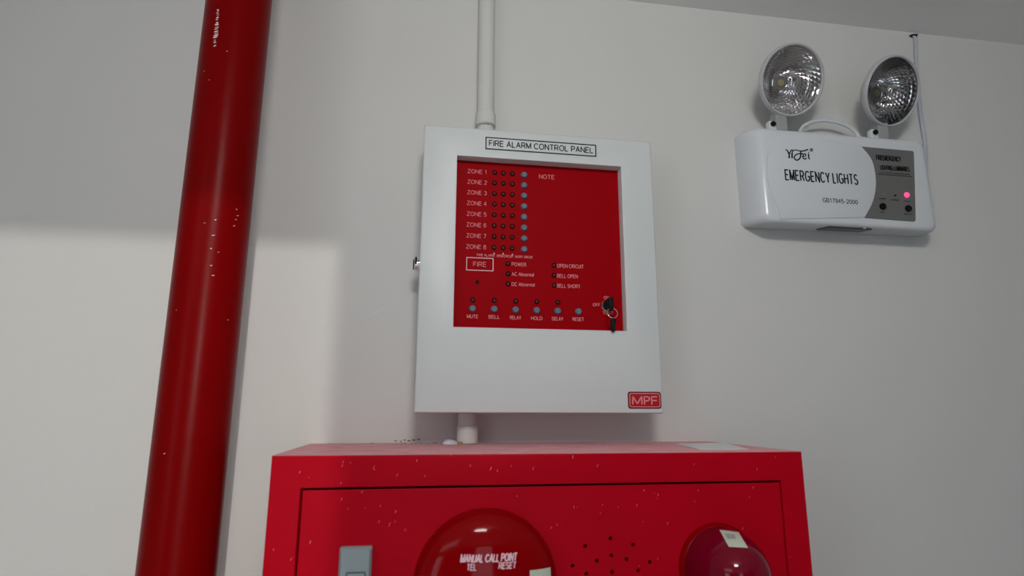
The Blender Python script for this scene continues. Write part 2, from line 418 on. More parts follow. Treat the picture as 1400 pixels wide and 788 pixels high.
# ------------------------------------------------------------------ white conduit above the panel
cx_ = .1045
t = thing('conduit_pipe', 'white painted conduit running down the wall into the alarm panel top', 'conduit', (cx_, -.0165, .47))
bm = bmesh.new(); lathe(bm, [(.0155, .4605), (.0155, R['z1'] - .0005)], (cx_, -.016, 0), (0, 0, 1), 24); obj('tube', bm, WALL, t, True)
bm = bmesh.new(); lathe(bm, [(.0155, .500), (.0182, .502), (.0182, .524), (.0155, .526)], (cx_, -.0182, 0), (0, 0, 1), 24, False, False); obj('coupling', bm, WALL, t, True)
bm = bmesh.new()
add_box(bm, cx_ + .010, cx_ + .0195, -.006, 0.0, .47, R['z1'] - .001)
obj('filler_strip', bm, WALL, t)

# ------------------------------------------------------------------ fire alarm control panel
PX0, PX1, PZ0, PZ1, PF = -.0042, .3862, -.0036, .4606, -.09
panel = thing('alarm_panel', 'pale grey metal fire alarm control panel with a red zone face, above the red cabinet', 'alarm panel', ((PX0 + PX1) / 2, 0, PZ0))
obj('back_box', box(PX0 + .006, PX1 - .016, -.066, -.0005, PZ0 + .004, PZ1 - .004, bev=.002), STEEL, panel)
HX0, HZ1 = .0508, .4100; HX1, HZ0 = .3305, .1267
door = obj('panel_door', frame_bm(PX0, PX1, PZ0, PZ1, HX0, HX1, HZ0, HZ1, PF, -.067, -.0705, r=.003), STEEL, panel, 30)
FY = -.0712
plate = obj('face_plate', box(HX0 - .006, HX1 + .006, FY, FY + .0025, HZ0 - .006, HZ1 + .006), REDP, panel)
# cut opening in the back box front is not needed: the plate lies on it
# title label
lx0, lz1 = .0968, .4464; lx1, lz0 = .2872, .4243
lab = obj('title_label', box(lx0, lx1, PF - .0003, PF + .0002, lz0, lz1), LABELW, panel)
obj('label_border', border(bmesh.new(), lx0, lx1, lz0, lz1, .0019, PF - .0003), BLACK, lab)
obj('lettering', text_bm('FIRE ALARM CONTROL PANEL', lx0 + .0058, lx1 - .0052, lz0 + .0058, lz1 - .0052, PF - .0003, weight=.145), BLACK, lab)
# badge
bx0, bz1 = .3275, .0302; bx1, bz0 = .3826, .0038
bm = bmesh.new(); loops(bm, [rrect(bx0, bx1, bz0, bz1, .004, PF + .0002), rrect(bx0, bx1, bz0, bz1, .004, PF - .0008), rrect(bx0 + .0006, bx1 - .0006, bz0 + .0006, bz1 - .0006, .0035, PF - .0012)], False, True)
bad = obj('maker_badge', bm, BADGED, panel)
bm = bmesh.new(); loops(bm, [rrect(bx0 + .003, bx1 - .003, bz0 + .003, bz1 - .003, .003, PF - .0011), rrect(bx0 + .003, bx1 - .003, bz0 + .003, bz1 - .003, .003, PF - .0014)], False, True)
obj('badge_field', bm, BADGE, bad)
obj('badge_border', border(bmesh.new(), bx0 + .0022, bx1 - .0022, bz0 + .0022, bz1 - .0022, .0012, PF - .0014, r=.0032), BADGEI, bad)
bm = bmesh.new(); lx = bx0 + .0075; zb, zt = bz0 + .0065, bz1 - .0068; lw = .0021; by = PF - .0014
def bst(*p): stroke(bm, [Vector(q) for q in p], lw, by)
bst((lx, zb), (lx, zt)); bst((lx, zt), (lx + .0075, zb + .001)); bst((lx + .0075, zb + .001), (lx + .015, zt)); bst((lx + .015, zt), (lx + .015, zb))
x_ = lx + .0192; bst((x_, zb), (x_, zt)); P_ = [(x_, zt - .001), (x_ + .005, zt - .001), (x_ + .0085, zt - .0025), (x_ + .0085, zt - .0055), (x_ + .005, zt - .0075), (x_, zt - .0075)]; bst(*P_)
x_ = lx + .0315; bst((x_, zb), (x_, zt)); bst((x_, zt - .001), (x_ + .009, zt - .001)); bst((x_, zt - .0068), (x_ + .0082, zt - .0068))
obj('lettering', bm, BADGEI, bad)
# side latch on the left flank
lc = at(569, 363, -.055)
bm = bmesh.new(); lathe(bm, [(.012, 0), (.012, .003), (.0105, .0045), (.0105, .009), (.009, .0105)], (PX0 + .002, -.06, lc.z), (-1, 0, 0), 24)
la = obj('side_lock', bm, CHROME, panel, True)
bm = box(PX0 - .0102, PX0 - .0075, -.063, -.057, lc.z - .008, lc.z + .008); obj('lock_slot', bm, BPLAST, la)
obj('lock_slot', box(PX0 - .0072, PX0 - .0040, -.0745, -.0695, lc.z - .002, lc.z + .009), BPLAST, la)

# indicators and buttons (shared meshes)
def led_mesh(r):
    bm = bmesh.new(); lathe(bm, [(r, 0), (r, .0012), (r * .85, .0018), (r * .55, .0018), (r * .5, .0004)], (0, 0, 0), (0, -1, 0), 14, False, True)
    me = bpy.data.meshes.new('indicator'); bmesh.ops.recalc_face_normals(bm, faces=bm.faces[:]); bm.to_mesh(me); bm.free(); me.materials.append(LEDR)
    bm = bmesh.new(); lathe(bm, [(r * .5, .0004), (r * .48, .0014), (r * .3, .0021), (0.0001, .0024)], (0, 0, 0), (0, -1, 0), 10, False, False)
    m2 = bpy.data.meshes.new('led_lens'); bmesh.ops.recalc_face_normals(bm, faces=bm.faces[:]); bm.to_mesh(m2); bm.free(); m2.materials.append(LEDC)
    return me, m2
def btn_mesh(r):
    bm = bmesh.new(); lathe(bm, [(r * 1.22, 0), (r * 1.22, .0006), (r * 1.02, .0008), (r * 1.0, .0002)], (0, 0, 0), (0, -1, 0), 18, False, False)
    me = bpy.data.meshes.new('button_collar'); bmesh.ops.recalc_face_normals(bm, faces=bm.faces[:]); bm.to_mesh(me); bm.free(); me.materials.append(mat('button_collar_dark_red', (0.10, .004, .03), .5))  # dark red collar around each button cap
    bm = bmesh.new(); lathe(bm, [(r, 0), (r, .0028), (r * .85, .0036)], (0, 0, 0), (0, -1, 0), 18, False, True)
    m2 = bpy.data.meshes.new('button_cap'); bmesh.ops.recalc_face_normals(bm, faces=bm.faces[:]); bm.to_mesh(m2); bm.free(); m2.materials.append(BTN)
    return me, m2
LM = led_mesh(.0041); BM_ = btn_mesh(.0049)
ppos = Vector(panel.location)
def put(name, sub, meshes, x, z):
    o = bpy.data.objects.new(name, meshes[0]); C.objects.link(o); o.parent = panel; o.location = Vector((x, FY, z)) - ppos
    q = bpy.data.objects.new(sub, meshes[1]); C.objects.link(q); q.parent = o
    return o
def led(u, v): x, z = xz(u, v, FY); return put('indicator', 'led_lens', LM, x, z)
def btn(u, v): x, z = xz(u, v, FY); return put('push_button', 'button_cap', BM_, x, z)
ZY = [234.5, 249.0, 263.4, 277.9, 292.6, 307.7, 322.6, 337.4]
zx0 = sum(at(638.3, v, FY).x for v in (249, 322)) / 2
zrows = [at(652, v + .3, FY).z for v in ZY]; zst = (zrows[7] - zrows[0]) / 7
lxs = [at(u, 292, FY).x for u in (675.8, 687.9, 700.2)]; bxs = at(716.4, 292, FY).x
for i in range(8):
    z = zrows[0] + zst * i
    obj('lettering', text_bm('ZONE %d' % (i + 1), zx0, zx0 + .0325, z - .0036, z + .0036, FY, weight=.10), INK, plate)
    for x in lxs: put('indicator', 'led_lens', LM, x, z + .0002)
    put('push_button', 'button_cap', BM_, bxs, z - .001)
text('NOTE', 737, 758, 242, 6.0, FY, INK, plate, weight=.10)
for s, a, b in (('FIRE ALARM', 652, 676), ('OPEN CIRCUIT', 679, 702), ('SHORT CIRCUIT', 704, 728.5)):
    text(s, a, b, 349.2 + (a - 652) * .045, 3.4, FY, INK, plate)
bm = bmesh.new()
for u, v in ((675.5, 346.6), (688, 347.0), (700.4, 348.0)):
    x, z = xz(u, v, FY); s_ = .0016; vs = [bm.verts.new(p) for p in ((x - s_, FY - .0003, z - s_), (x + s_, FY - .0003, z - s_), (x, FY - .0003, z + s_))]; bm.faces.new(vs)
obj('arrow_marks', bm, INKW, plate)
fx0, fz1 = xz(637.6, 351.6, FY); fx1, fz0 = xz(674.6, 371.2, FY)
bm = border(bmesh.new(), fx0, fx1, fz0, fz1, .0013, FY); obj('fire_box_outline', bm, INKW, plate)
text('FIRE', 647, 665, 361.5, 6.6, FY, INK, plate, weight=.10)
x, z = xz(652.5, 386, FY); bm = bmesh.new(); lathe(bm, [(.0034, 0), (.0034, .0008), (.0018, .0008), (.0016, .0002)], (x, FY, z), (0, -1, 0), 14); obj('buzzer_hole', bm, LEDR, plate)
for (u, v), s, e in (((694.4, 361), 'POWER', 719.5), ((694.5, 374.6), 'AC Abnormal', 730), ((694.5, 388.4), 'DC Abnormal', 731)):
    led(u, v); text(s, 699.5, e, v + .8, 5.2, FY, INK, plate, weight=.12)
for (u, v), s, e in (((757.3, 363.2), 'OPEN CIRCUIT', 798), ((757.4, 376.8), 'BELL OPEN', 790), ((757.5, 390.4), 'BELL SHORT', 793.5)):
    led(u, v); text(s, 761.5, e, v + 1.0, 5.2, FY, INK, plate, weight=.12)
BX = [646, 675.6, 704.8, 733.7, 762.3, 790.5]; BV = [422.3, 423.0, 424.0, 424.8, 425.5, 426.2]
for i, s in enumerate(('MUTE', 'BELL', 'RELAY', 'HOLD', 'DELAY', 'RESET')):
    btn(BX[i], BV[i])
    if i < 5: led(BX[i] + .2, BV[i] - 12)
    text(s, BX[i] - 7.6, BX[i] + 7.8, BV[i] + 10.6, 5.0, FY, INK, plate)
text('ON', 825.5, 833, 407.2, 4.4, FY, INK, plate)
text('OFF', 810.5, 820.5, 417, 4.4, FY, INK, plate)
text('TEST', 824, 838.5, 428.2, 4.4, FY, INK, plate)
# key switch
kx, kz = xz(829.5, 418.5, FY)
bm = bmesh.new(); lathe(bm, [(.0098, 0), (.0098, .003), (.0088, .0042), (.0075, .0042), (.0072, .003)], (kx, FY, kz), (0, -1, 0), 28, False, False)
ks = obj('key_switch', bm, CHROME, panel, True)
bm = bmesh.new(); lathe(bm, [(.0073, 0), (.0073, .0034)], (kx, FY, kz), (0, -1, 0), 24, False, True); obj('lock_core', bm, BPLAST, ks)
# keys
keys = thing('key_bunch', 'two black-headed keys on a small steel ring, one in the panel switch', 'keys', (kx, FY - .02, kz))
bm = bmesh.new(); add_box(bm, kx - .0012, kx + .0012, FY - .012, FY - .0030, kz - .0035, kz + .0035); obj('key_blade', bm, CHROME, keys)
def key_head(cx, cz, yc, w_, h_, th, parent=None, tip=0.0):
    bm = bmesh.new(); r_ = []
    for y in (yc + th / 2, yc + th / 2 - .0006, yc - th / 2 + .0006, yc - th / 2):
        k = .9 if abs(y - yc) > th / 2 - .0003 else 1.0
        ring = rrect(cx - w_ / 2 * k, cx + w_ / 2 * k, cz - h_ / 2 * k, cz + h_ / 2 * k, w_ * .42 * k, y)
        for p in ring:
            if p.z < cz: p.x = cx + (p.x - cx) * (1 - tip * (cz - p.z) / (h_ / 2))
        r_.append(ring)
    loops(bm, r_); return obj('key_head', bm, BPLAST, keys, 40)
hx, hz = xz(836.3, 415.0, FY - .024)
key_head(hx, hz, FY - .0165, .0085, .0225, .0115)
rx, rz = xz(838.3, 427.8, FY - .026)
bm = bmesh.new(); rr = .0084
cir = [Vector((rx + rr * math.cos(a), FY - .0225 + .0025 * math.sin(a), rz + rr * math.sin(a))) for a in [2 * PI * k / 36 for k in range(37)]]
tube(bm, cir, .0006, 8, False); obj('split_ring', bm, CHROME, keys, True)
h2x, h2z = xz(838.8, 444.5, FY - .026)
key_head(h2x, h2z, FY - .0235, .0088, .0225, .0035, tip=.35)

# ------------------------------------------------------------------ red cabinet
X0, X1, ZT, CY = -.1634, .5035, -.0514, -.2605
ZB = -.90
cab = thing('equipment_cabinet', 'big red metal fire equipment cabinet with dusty top under the alarm panel', 'cabinet', ((X0 + X1) / 2, 0, ZB))
dx0, dx1, dzt, dzb = X0 + .0345, X1 - .0337, ZT - .0362, ZB + .035
body = obj('cabinet_body', frame_bm(X0, X1, ZB, ZT, dx0, dx1, dzb, dzt, CY, -.0005, CY + .03, r=.003, hr=.0008), CAB, cab, 30)
obj('inner_shell', box(X0 + .004, X1 - .004, CY + .032, -.001, ZB + .004, ZT - .004), HOLE, cab)
g_ = .0027
bm = box(dx0 + g_, dx1 - g_ * .8, CY + .001, CY + .013, dzb + g_, dzt - g_, bev=.0006)
dr = obj('cabinet_door', bm, CABD, cab)
hp = [(835, 737), (800.6, 747.5), (866, 745.5), (836.5, 760.5), (816.5, 767.5), (857, 765.5), (889, 769.5), (783.3, 774.5), (873, 781), (837.5, 783), (802, 785.5)]
hh = [xz(u, v, CY) for u, v in hp]; hh += [(x, -.43 - z) for x, z in hh]
cb = bmesh.new()
for x, z in hh: lathe(cb, [(.0025, -.03), (.0025, .03)], (x, CY, z), (0, -1, 0), 12)
cut = obj('cutter', cb, HOLE)
md = dr.modifiers.new('b', 'BOOLEAN'); md.operation = 'DIFFERENCE'; md.object = cut; md.solver = 'EXACT'
bpy.context.view_layer.update()
dg = bpy.context.evaluated_depsgraph_get(); me = bpy.data.meshes.new_from_object(dr.evaluated_get(dg))
dr.modifiers.clear(); dr.data = me; me.name = 'cabinet_door'; bpy.data.objects.remove(cut)
# grey latch plate
LY = CY - .010
qx0, qz1 = xz(464.5, 752, LY); qx1, _ = xz(508, 750, LY)
bm = bmesh.new()
loops(bm, [rrect(qx0 - .0005, qx1 + .0005, qz1 - .105, qz1 + .0015, .002, CY + .0015), rrect(qx0 - .0005, qx1 + .0005, qz1 - .105, qz1 + .0015, .002, LY + .004), rrect(qx0 + .002, qx1 - .002, qz1 - .103, qz1 - .0005, .002, LY)], False, True)
lt = obj('latch_plate', bm, LATCH, cab)
bm = bmesh.new(); a0, a1, a2 = qx0 + .0085, qx1 - .0055, qz1 - .0245
loops(bm, [rrect(a0 - .0008, a1 + .0008, qz1 - .098, a2 + .001, .002, LY + .0003), rrect(a0 - .0008, a1 + .0008, qz1 - .098, a2 + .001, .002, LY - .0004), rrect(a0 + .0010, a1 - .0010, qz1 - .096, a2 - .0012, .0015, LY - .0004), rrect(a0 + .0010, a1 - .0010, qz1 - .096, a2 - .0012, .0015, LY - .00015)], False, False)
obj('latch_groove', bm, mat('latch_groove_grey', (0.12, 0.15, 0.16), .5), lt)
obj('latch_lever', box(a0 + .0012, a1 - .0012, LY - .0012, LY + .0005, qz1 - .095, a2 - .0013, bev=.0004), LATCH, lt)
# pale flecks on the paint
bm = bmesh.new(); rnd = random.Random(11)
def fleck(u, v, w_=.0005, h_=.002):
    x, z = xz(u, v, CY); y = CY - .0003
    if dx0 < x < dx1 and z < dzt: y = CY + .0007
    s_ = rnd.uniform(.1, .5)
    bm.faces.new([bm.verts.new(p) for p in ((x - w_ - s_ * h_, y, z - h_), (x + w_ * .5 - s_ * h_, y, z - h_), (x + w_ + s_ * h_, y, z + h_), (x - w_ * .5 + s_ * h_, y, z + h_))])
zc = [(410, 646), (468, 637), (469, 632), (512, 642), (511, 639), (543, 650), (570, 630), (581, 651), (466, 661), (495, 673), (467, 683), (643, 637), (671, 641), (680, 644), (707, 679), (817, 637), (783, 625), (729, 641), (881, 671), (900, 677), (950, 686), (955, 671), (899, 682), (871, 691), (785, 694), (824, 691), (949, 635), (1030, 667), (1060, 625), (533, 716), (540, 714), (532, 719), (554, 725), (518, 714), (541, 700), (374, 752), (424, 742), (398, 765), (1016, 723), (913, 716), (617, 622), (600, 617), (754, 722), (762, 718), (700, 705), (1035, 642), (661, 611)]
for u, v in zc: fleck(u, v, rnd.uniform(.0002, .0004), rnd.uniform(.0007, .0019))
for k in range(24): fleck(rnd.uniform(380, 1085), rnd.uniform(626, 780), rnd.uniform(.00015, .0003), rnd.uniform(.0004, .0010))
o = obj('dust_fleck', bm, FLECK, cab); o['kind'] = 'stuff'

# round manual call point
bcx, bcz, br = .0855, -.197, .0835
cp = thing('call_point', 'large glossy red round manual call point with white lettering on the cabinet door', 'call point', (bcx, CY, bcz))
bm = bmesh.new()
prof = [(br, .0), (br, .006), (br - .001, .013), (br - .004, .020), (br - .010, .0265), (br - .018, .031), (br - .028, .0345), (br - .045, .038), (br - .065, .0395), (.0001, .040)]
lathe(bm, prof, (bcx, CY + .00095, bcz), (0, -1, 0), 72, True, False)
obj('cover', bm, DOME, cp, True)
def dome_y(x, z):
    r_ = math.hypot(x - bcx, z - bcz)
    for (ra, ha), (rb, hb) in zip(prof, prof[1:]):
        if rb <= r_ <= ra: return CY + .0008 - (ha + (hb - ha) * (ra - r_) / max(ra - rb, 1e-6))
    return CY - .04
def on_dome(bm):
    for v in bm.verts:
        th = v.co.y; v.co.y = dome_y(v.co.x, v.co.z) + (th)
    return bm
def dtext(s, u0, u1, v, h, slope=0.0, **kw):
    Y = CY - .037
    x0 = at(u0, v, Y).x; x1 = at(u1, v, Y).x; z1 = at((u0 + u1) / 2, v - h / 2, Y).z; z0 = at((u0 + u1) / 2, v + h / 2, Y).z
    b = text_bm(s, x0, x1, z0, z1, 0.0, thick=.0003, slope=slope, **kw)
    obj('lettering', on_dome(b), INKD, cp)
INKD = mat('dome_lettering_white', (0.85, 0.55, 0.62), 0.5)
dtext('MANUAL CALL POINT', 629, 707, 763.5, 11.5, shear=.15, weight=.17)
dtext('TEL', 637.5, 651.5, 776, 9.5, shear=.1, weight=.17)
dtext('RESET', 681, 705.5, 773.5, 9.5, shear=.15, weight=.17)
sx0, sz1 = xz(724.5, 780.5, CY - .036); sx1, _ = xz(755.5, 779, CY - .036)
bm = bmesh.new(); nx, nz_ = 8, 6; gr = [[None] * (nz_ + 1) for _ in range(nx + 1)]
for i in range(nx + 1):
    for j in range(nz_ + 1):
        x = sx0 + (sx1 - sx0) * i / nx; z = sz1 - .022 * j / nz_
        gr[i][j] = bm.verts.new((x, dome_y(x, z) - .0005, z))
for i in range(nx):
    for j in range(nz_): bm.faces.new((gr[i][j], gr[i + 1][j], gr[i + 1][j + 1], gr[i][j + 1]))
obj('sticker', bm, STICK, cp)

# strobe beacon
scx, scz, sr, sd = .3755, -.1885, .0485, .078
st = thing('strobe_beacon', 'glossy dark red domed strobe beacon with a pale sticker at right of the call point', 'beacon', (scx, CY, scz))
bm = bmesh.new(); lathe(bm, [(sr + .003, 0), (sr + .003, .006), (sr + .001, .009), (sr - .002, .010)], (scx, CY + .0008, scz), (0, -1, 0), 56); obj('base_ring', bm, DOME, st, True)
bm = bmesh.new()
sp = [(sr, 0), (sr, .012)] + [(sr * math.cos(a) ** .85 if k < 14 else .0001, .012 + (sd - .012) * math.sin(a)) for k, a in [(k, k / 14 * PI / 2) for k in range(1, 15)]]
lathe(bm, sp, (scx, CY + .0005, scz), (0, -1, 0), 56, True, False); obj('lens', bm, LENS, st, True)
def strobe_hit(u, v, off):
    """where the line of sight meets the lens: for laying the sticker on it"""
    d = (A * ((u - 700) / FPX) - B * ((v - 394) / FPX) + fwd).normalized(); tt = .5
    while tt < 1.4:
        p = CAM + d * tt; h = CY + .0005 - p.y; r_ = math.hypot(p.x - scx, p.z - scz)
        if 0 < h < sd:
            s_ = 0 if h < .012 else (h - .012) / (sd - .012); lim = sr * math.cos(math.asin(min(1, s_))) ** .85
            if r_ < lim: break
        tt += .0004
    nn = Vector((p.x - scx, (p.y - (CY - .012)) * .6, p.z - scz)).normalized()
    return p + nn * off
def quad_patch(bm, q, off, n=7):
    g2 = []
    for j in range(n + 1):
        row = []
        for i in range(n + 1):
            s_, t_ = i / n, j / n
            u = (1 - t_) * ((1 - s_) * q[0][0] + s_ * q[1][0]) + t_ * ((1 - s_) * q[3][0] + s_ * q[2][0])
            v = (1 - t_) * ((1 - s_) * q[0][1] + s_ * q[1][1]) + t_ * ((1 - s_) * q[3][1] + s_ * q[2][1])
            row.append(bm.verts.new(strobe_hit(u, v, off)))
        g2.append(row)
    for j in range(n):
        for i in range(n): bm.faces.new((g2[j][i], g2[j][i + 1], g2[j + 1][i + 1], g2[j + 1][i]))
bm = bmesh.new(); quad_patch(bm, [(983.5, 725.2), (1009.5, 728.5), (1022.5, 750), (996.5, 748.5)], .0006); sk = obj('sticker', bm, STICK, st, 60)
bm = bmesh.new(); quad_patch(bm, [(991, 731), (1004, 732), (1006, 738), (995, 738)], .0011, 3); obj('sticker_print', bm, STICKI, sk)

# conduit stub between panel and cabinet, and what lies on the cabinet top
stub = thing('conduit_stub', 'short white conduit stub joining panel bottom and cabinet top', 'conduit', (.08, -.025, ZT))
bm = bmesh.new(); lathe(bm, [(.0145, ZT), (.0145, PZ0 + .0035)], (.0795, -.030, 0), (0, 0, 1), 24); obj('tube', bm, PVC, stub, True)
bm = bmesh.new(); lathe(bm, [(.0145, ZT + .001), (.0168, ZT + .001), (.0168, ZT + .0275), (.0145, ZT + .029)], (.0803, -.030, 0), (0, 0, 1), 24, False, False); obj('coupling', bm, PVC, stub, True)
def lump(name, u, v, Y, rx_, ry_, rz_, m, seed, n=14):
    rd = random.Random(seed); x = at(u, v, Y).x
    bm = bmesh.new(); bmesh.ops.create_icosphere(bm, subdivisions=2, radius=1)
    for q in bm.verts:
        k = 1 + rd.uniform(-.13, .13); q.co = Vector((x + q.co.x * rx_ * k, Y + q.co.y * ry_ * k, ZT + max(0, q.co.z * k) * rz_))
    return obj(name, bm, m, None, 60, origin=(x, Y, ZT))
tag(lump('putty_lump', 614.5, 606, -.040, .0125, .011, .007, PUTTY, 1), 'small flat lump of white putty left of the conduit stub on the cabinet top', 'putty')
tag(lump('foam_crumb', 629, 606, -.049, .0042, .005, .0045, CRUMB, 2), 'tiny yellow foam crumb at the foot of the conduit stub', 'crumb')
# paper slip on top right
def on_top(u, v, z):
    d = A * ((u - 700) / FPX) - B * ((v - 394) / FPX) + fwd
    return CAM + d * ((z - CAM.z) / d.z)
zt_ = ZT + .0006
q = [on_top(924, 606.6, zt_), on_top(990, 605.8, zt_), on_top(1024, 614.3, zt_), on_top(958, 614.9, zt_)]
for p in q: p.y = max(CY + .006, min(-.004, p.y))
bm = bmesh.new(); loops(bm, [[p - Vector((0, 0, .0006)) for p in q], q], True, True)
tag(obj('paper_slip', bm, PAPER, None, origin=(q[0] + q[2]) / 2), 'white paper slip lying on the right end of the cabinet top', 'paper')
# grit along the wall joint
bm = bmesh.new(); rnd = random.Random(5)
for k in range(90):
    x = rnd.choice((rnd.uniform(X0 + .02, .06), rnd.uniform(-.02, .05), rnd.uniform(.1, .48))); y = -abs(rnd.gauss(0, .012)) - .002; s_ = rnd.uniform(.0003, .0010)
    bmesh.ops.create_icosphere(bm, subdivisions=1, radius=s_, matrix=Matrix.Translation((x, y, ZT + s_ * .4)))
o = obj('wall_grit', bm, GRIT, cab); o['kind'] = 'stuff'
# small rubble of paint stain on the wall above the joint
bm = bmesh.new()
for u, v in ((553, 602), (559, 603), (565, 602), (548, 604), (572, 601), (541, 603)):
    x, z = xz(u, v, 0); s_ = rnd.uniform(.0015, .003)
    vs = [bm.verts.new((x + s_ * rnd.uniform(.6, 1.5) * math.cos(a), -.0004, z + s_ * .5 * math.sin(a))) for a in [2 * PI * k / 7 for k in range(7)]]; bm.faces.new(vs)
o = obj('stain_speck', bm, GRIT, back); o['kind'] = 'stuff'

# ------------------------------------------------------------------ emergency light
EY = -.060
em = thing('emergency_light', 'white twin-head emergency light on the wall right of the alarm panel', 'emergency light', (.79, 0, .34))
bm = bmesh.new()
secs = [(-.0005, .597, .982, .3425, .5310, .010), (-.020, .598, .981, .3415, .5305, .011), (-.040, .603, .977, .3395, .5270, .013), (-.050, .608, .971, .3385, .5240, .015), (-.056, .614, .965, .338, .5205, .016), (-.0592, .621, .9585, .3400, .5160, .016), (EY, .628, .953, .3440, .5110, .014)]
loops(bm, [rrect(x0, x1, z0, z1, r_, y, 6) for y, x0, x1, z0, z1, r_ in secs])
ebody = obj('housing', bm, EMW, em, 50)
# raised centre field with curved ends
def arcpts(u_pts, Y, n=6): return smooth_path([Vector((*xz(u, v, Y), 0)) for u, v in u_pts], n)
cr = lambda a, b: (990 + a * 290 / 1270, 160 + b * 180 / 788)
lefta = arcpts([cr(318, 100), cr(268, 190), cr(255, 300), cr(268, 420), cr(330, 560)], EY)
righta = arcpts([cr(818, 178), cr(880, 262), cr(903, 390), cr(884, 505), cr(832, 605)], EY)
zt1, zb1 = .5125, .3418
lefta[0].y = zt1; lefta[-1].y = zb1
out = [Vector((p.x, 0, p.y)) for p in lefta] + [Vector((p.x, 0, p.y)) for p in reversed(righta)]
cxm = sum(p.x for p in out) / len(out); czm = (zt1 + zb1) / 2
def inset(k, y): return [Vector((cxm + (p.x - cxm) * (1 - k), y, czm + (p.z - czm) * (1 - k))) for p in out]
bm = bmesh.new(); loops(bm, [inset(0, EY + .0005), inset(.004, EY - .0010), inset(.02, EY - .0017)], False, True)
obj('raised_field', bm, EMW, em, 50)
# grey control foil
rt = [Vector((*xz(*cr(1128, 205), EY), 0)), Vector((*xz(*cr(1134, 215), EY), 0)), Vector((*xz(*cr(1140, 400), EY), 0)), Vector((*xz(*cr(1145, 615), EY), 0)), Vector((*xz(*cr(1138, 628), EY), 0))]
fo = [Vector((p.x + .0022, 0, p.y)) for p in righta] + [Vector((p.x, 0, p.y)) for p in reversed(rt)]
def flat(y): return [Vector((p.x, y, p.z)) for p in fo]
bm = bmesh.new(); loops(bm, [flat(EY + .0004), flat(EY - .0008)], False, True)
foil = obj('control_foil', bm, EMG, em)
GY = EY - .0008; SY = EY - .0017
def ctext(s, a0, a1, b, h, Y, m, par, **kw):
    u0, v = cr(a0, b); u1, _ = cr(a1, b); return text(s, u0, u1, v, h * 180 / 788, Y, m, par, **kw)
slo = 0.0
ctext('FIREEMERGENCY', 910, 1058, 248, 32, GY, BLACK, foil, weight=.17)
ctext('LIGHTING LUMINAIRES', 934, 1110, 308, 30, GY, BLACK, foil, weight=.17)
bm = bmesh.new()
for (a, b), (c, d) in (((928, 328), (1114, 348)), ((921, 340), (1124, 360))):
    p, q_ = at(*cr(a, b), GY), at(*cr(c, d), GY); zz = (p.z + q_.z) / 2
    add_box(bm, p.x, q_.x, GY - .0003, GY + .0002, zz - .0006, zz + .0006)
obj('underline', bm, BLACK, foil)
for a, b, w_ in ((948, 490, 38), (1022, 497, 48), (1098, 505, 38)): ctext({948: 'POWER', 1022: 'CHARGE', 1098: 'FAULT'}[a], a - w_ / 2, a + w_ / 2, b, 9, GY, BLACK, foil, weight=.17)
ctext('TEST', 936, 962, 571, 8, GY, BLACK, foil, weight=.17); ctext('SWITCH', 1077, 1125, 583, 9, GY, BLACK, foil, weight=.17)
for a, b in ((948, 537), (1101, 549)):
    x, z = xz(*cr(a, b), GY); bm = bmesh.new(); lathe(bm, [(.0066, 0), (.0066, .002), (.0056, .0035), (.0040, .0030)], (x, GY, z), (0, -1, 0), 24); obj('control_button', bm, BPLAST, em, True)
for a, b, m_, r_ in ((948, 465, CHIP, .0012), (1022, 471, LEDR, .0016), (1092, 468, REDLED, .0052)):
    x, z = xz(*cr(a, b), GY); bm = bmesh.new(); lathe(bm, [(r_, 0), (r_, .0015), (r_ * .8, .003), (r_ * .4, .0042), (.0001, .0045)], (x, GY, z), (0, -1, 0), 18, False, False)
    o = obj('indicator_led', bm, m_, em, True)
    if m_ is REDLED: o['label'] = 'glowing red indicator'
ctext('EMERGENCY LIGHTS', 364, 800, 361, 66, SY, BLACK, em, weight=.12, spacing=1.35)
ctext('GB17945-2000', 590, 799, 504, 27, SY, BLACK, em, weight=.13, spacing=1.1)
# script mark as pen strokes
cw = lambda a, b: (1060 + a / 7.877, 190 + b / 7.877)
bm = bmesh.new()
def pen(pts, w0=.0016, w1=None):
    P2 = smooth_path([Vector((*xz(*cw(a, b), SY), 0)) for a, b in pts], 6)
    P2 = [Vector((p.x, p.y)) for p in P2]; n_ = len(P2)
    ws = [w0 if w1 is None else w0 + (w1 - w0) * i / (n_ - 1) for i in range(n_)]
    stroke(bm, P2, [k_ * 1.35 for k_ in ws], SY)
pen([(108, 118), (125, 122), (138, 145), (150, 168)], .0013, .0026)
pen([(192, 120), (172, 122), (158, 145), (150, 168), (148, 205)], .0011, .0024)
pen([(140, 206), (158, 206)], .001)
pen([(180, 150), (180, 204)], .0024); pen([(172, 152), (182, 150)], .001); pen([(172, 205), (190, 205)], .001); pen([(176, 131), (184, 131)], .0022)
pen([(184, 150), (192, 128), (218, 119), (262, 130), (305, 130), (352, 113)], .0010, .0020)
pen([(272, 132), (274, 165), (268, 200), (245, 226), (218, 226), (204, 205), (212, 180), (240, 163), (275, 160), (302, 160)], .0022, .0016)
pen([(296, 192), (322, 184), (328, 168), (312, 162), (296, 182), (300, 206), (318, 218), (336, 206)], .0014, .0018)
pen([(358, 165), (360, 206), (374, 218)], .0024, .0012); pen([(350, 168), (360, 163)], .001); pen([(354, 148), (362, 148)], .0022)
pen([(388 + 15 * math.cos(k * PI / 8), 120 + 15 * math.sin(k * PI / 8)) for k in range(17)], .0008)
pen([(384, 128), (384, 112), (392, 113), (392, 119), (385, 120)], .0007); pen([(387, 120), (394, 128)], .0007)
obj('script_mark', bm, BLACK, em)
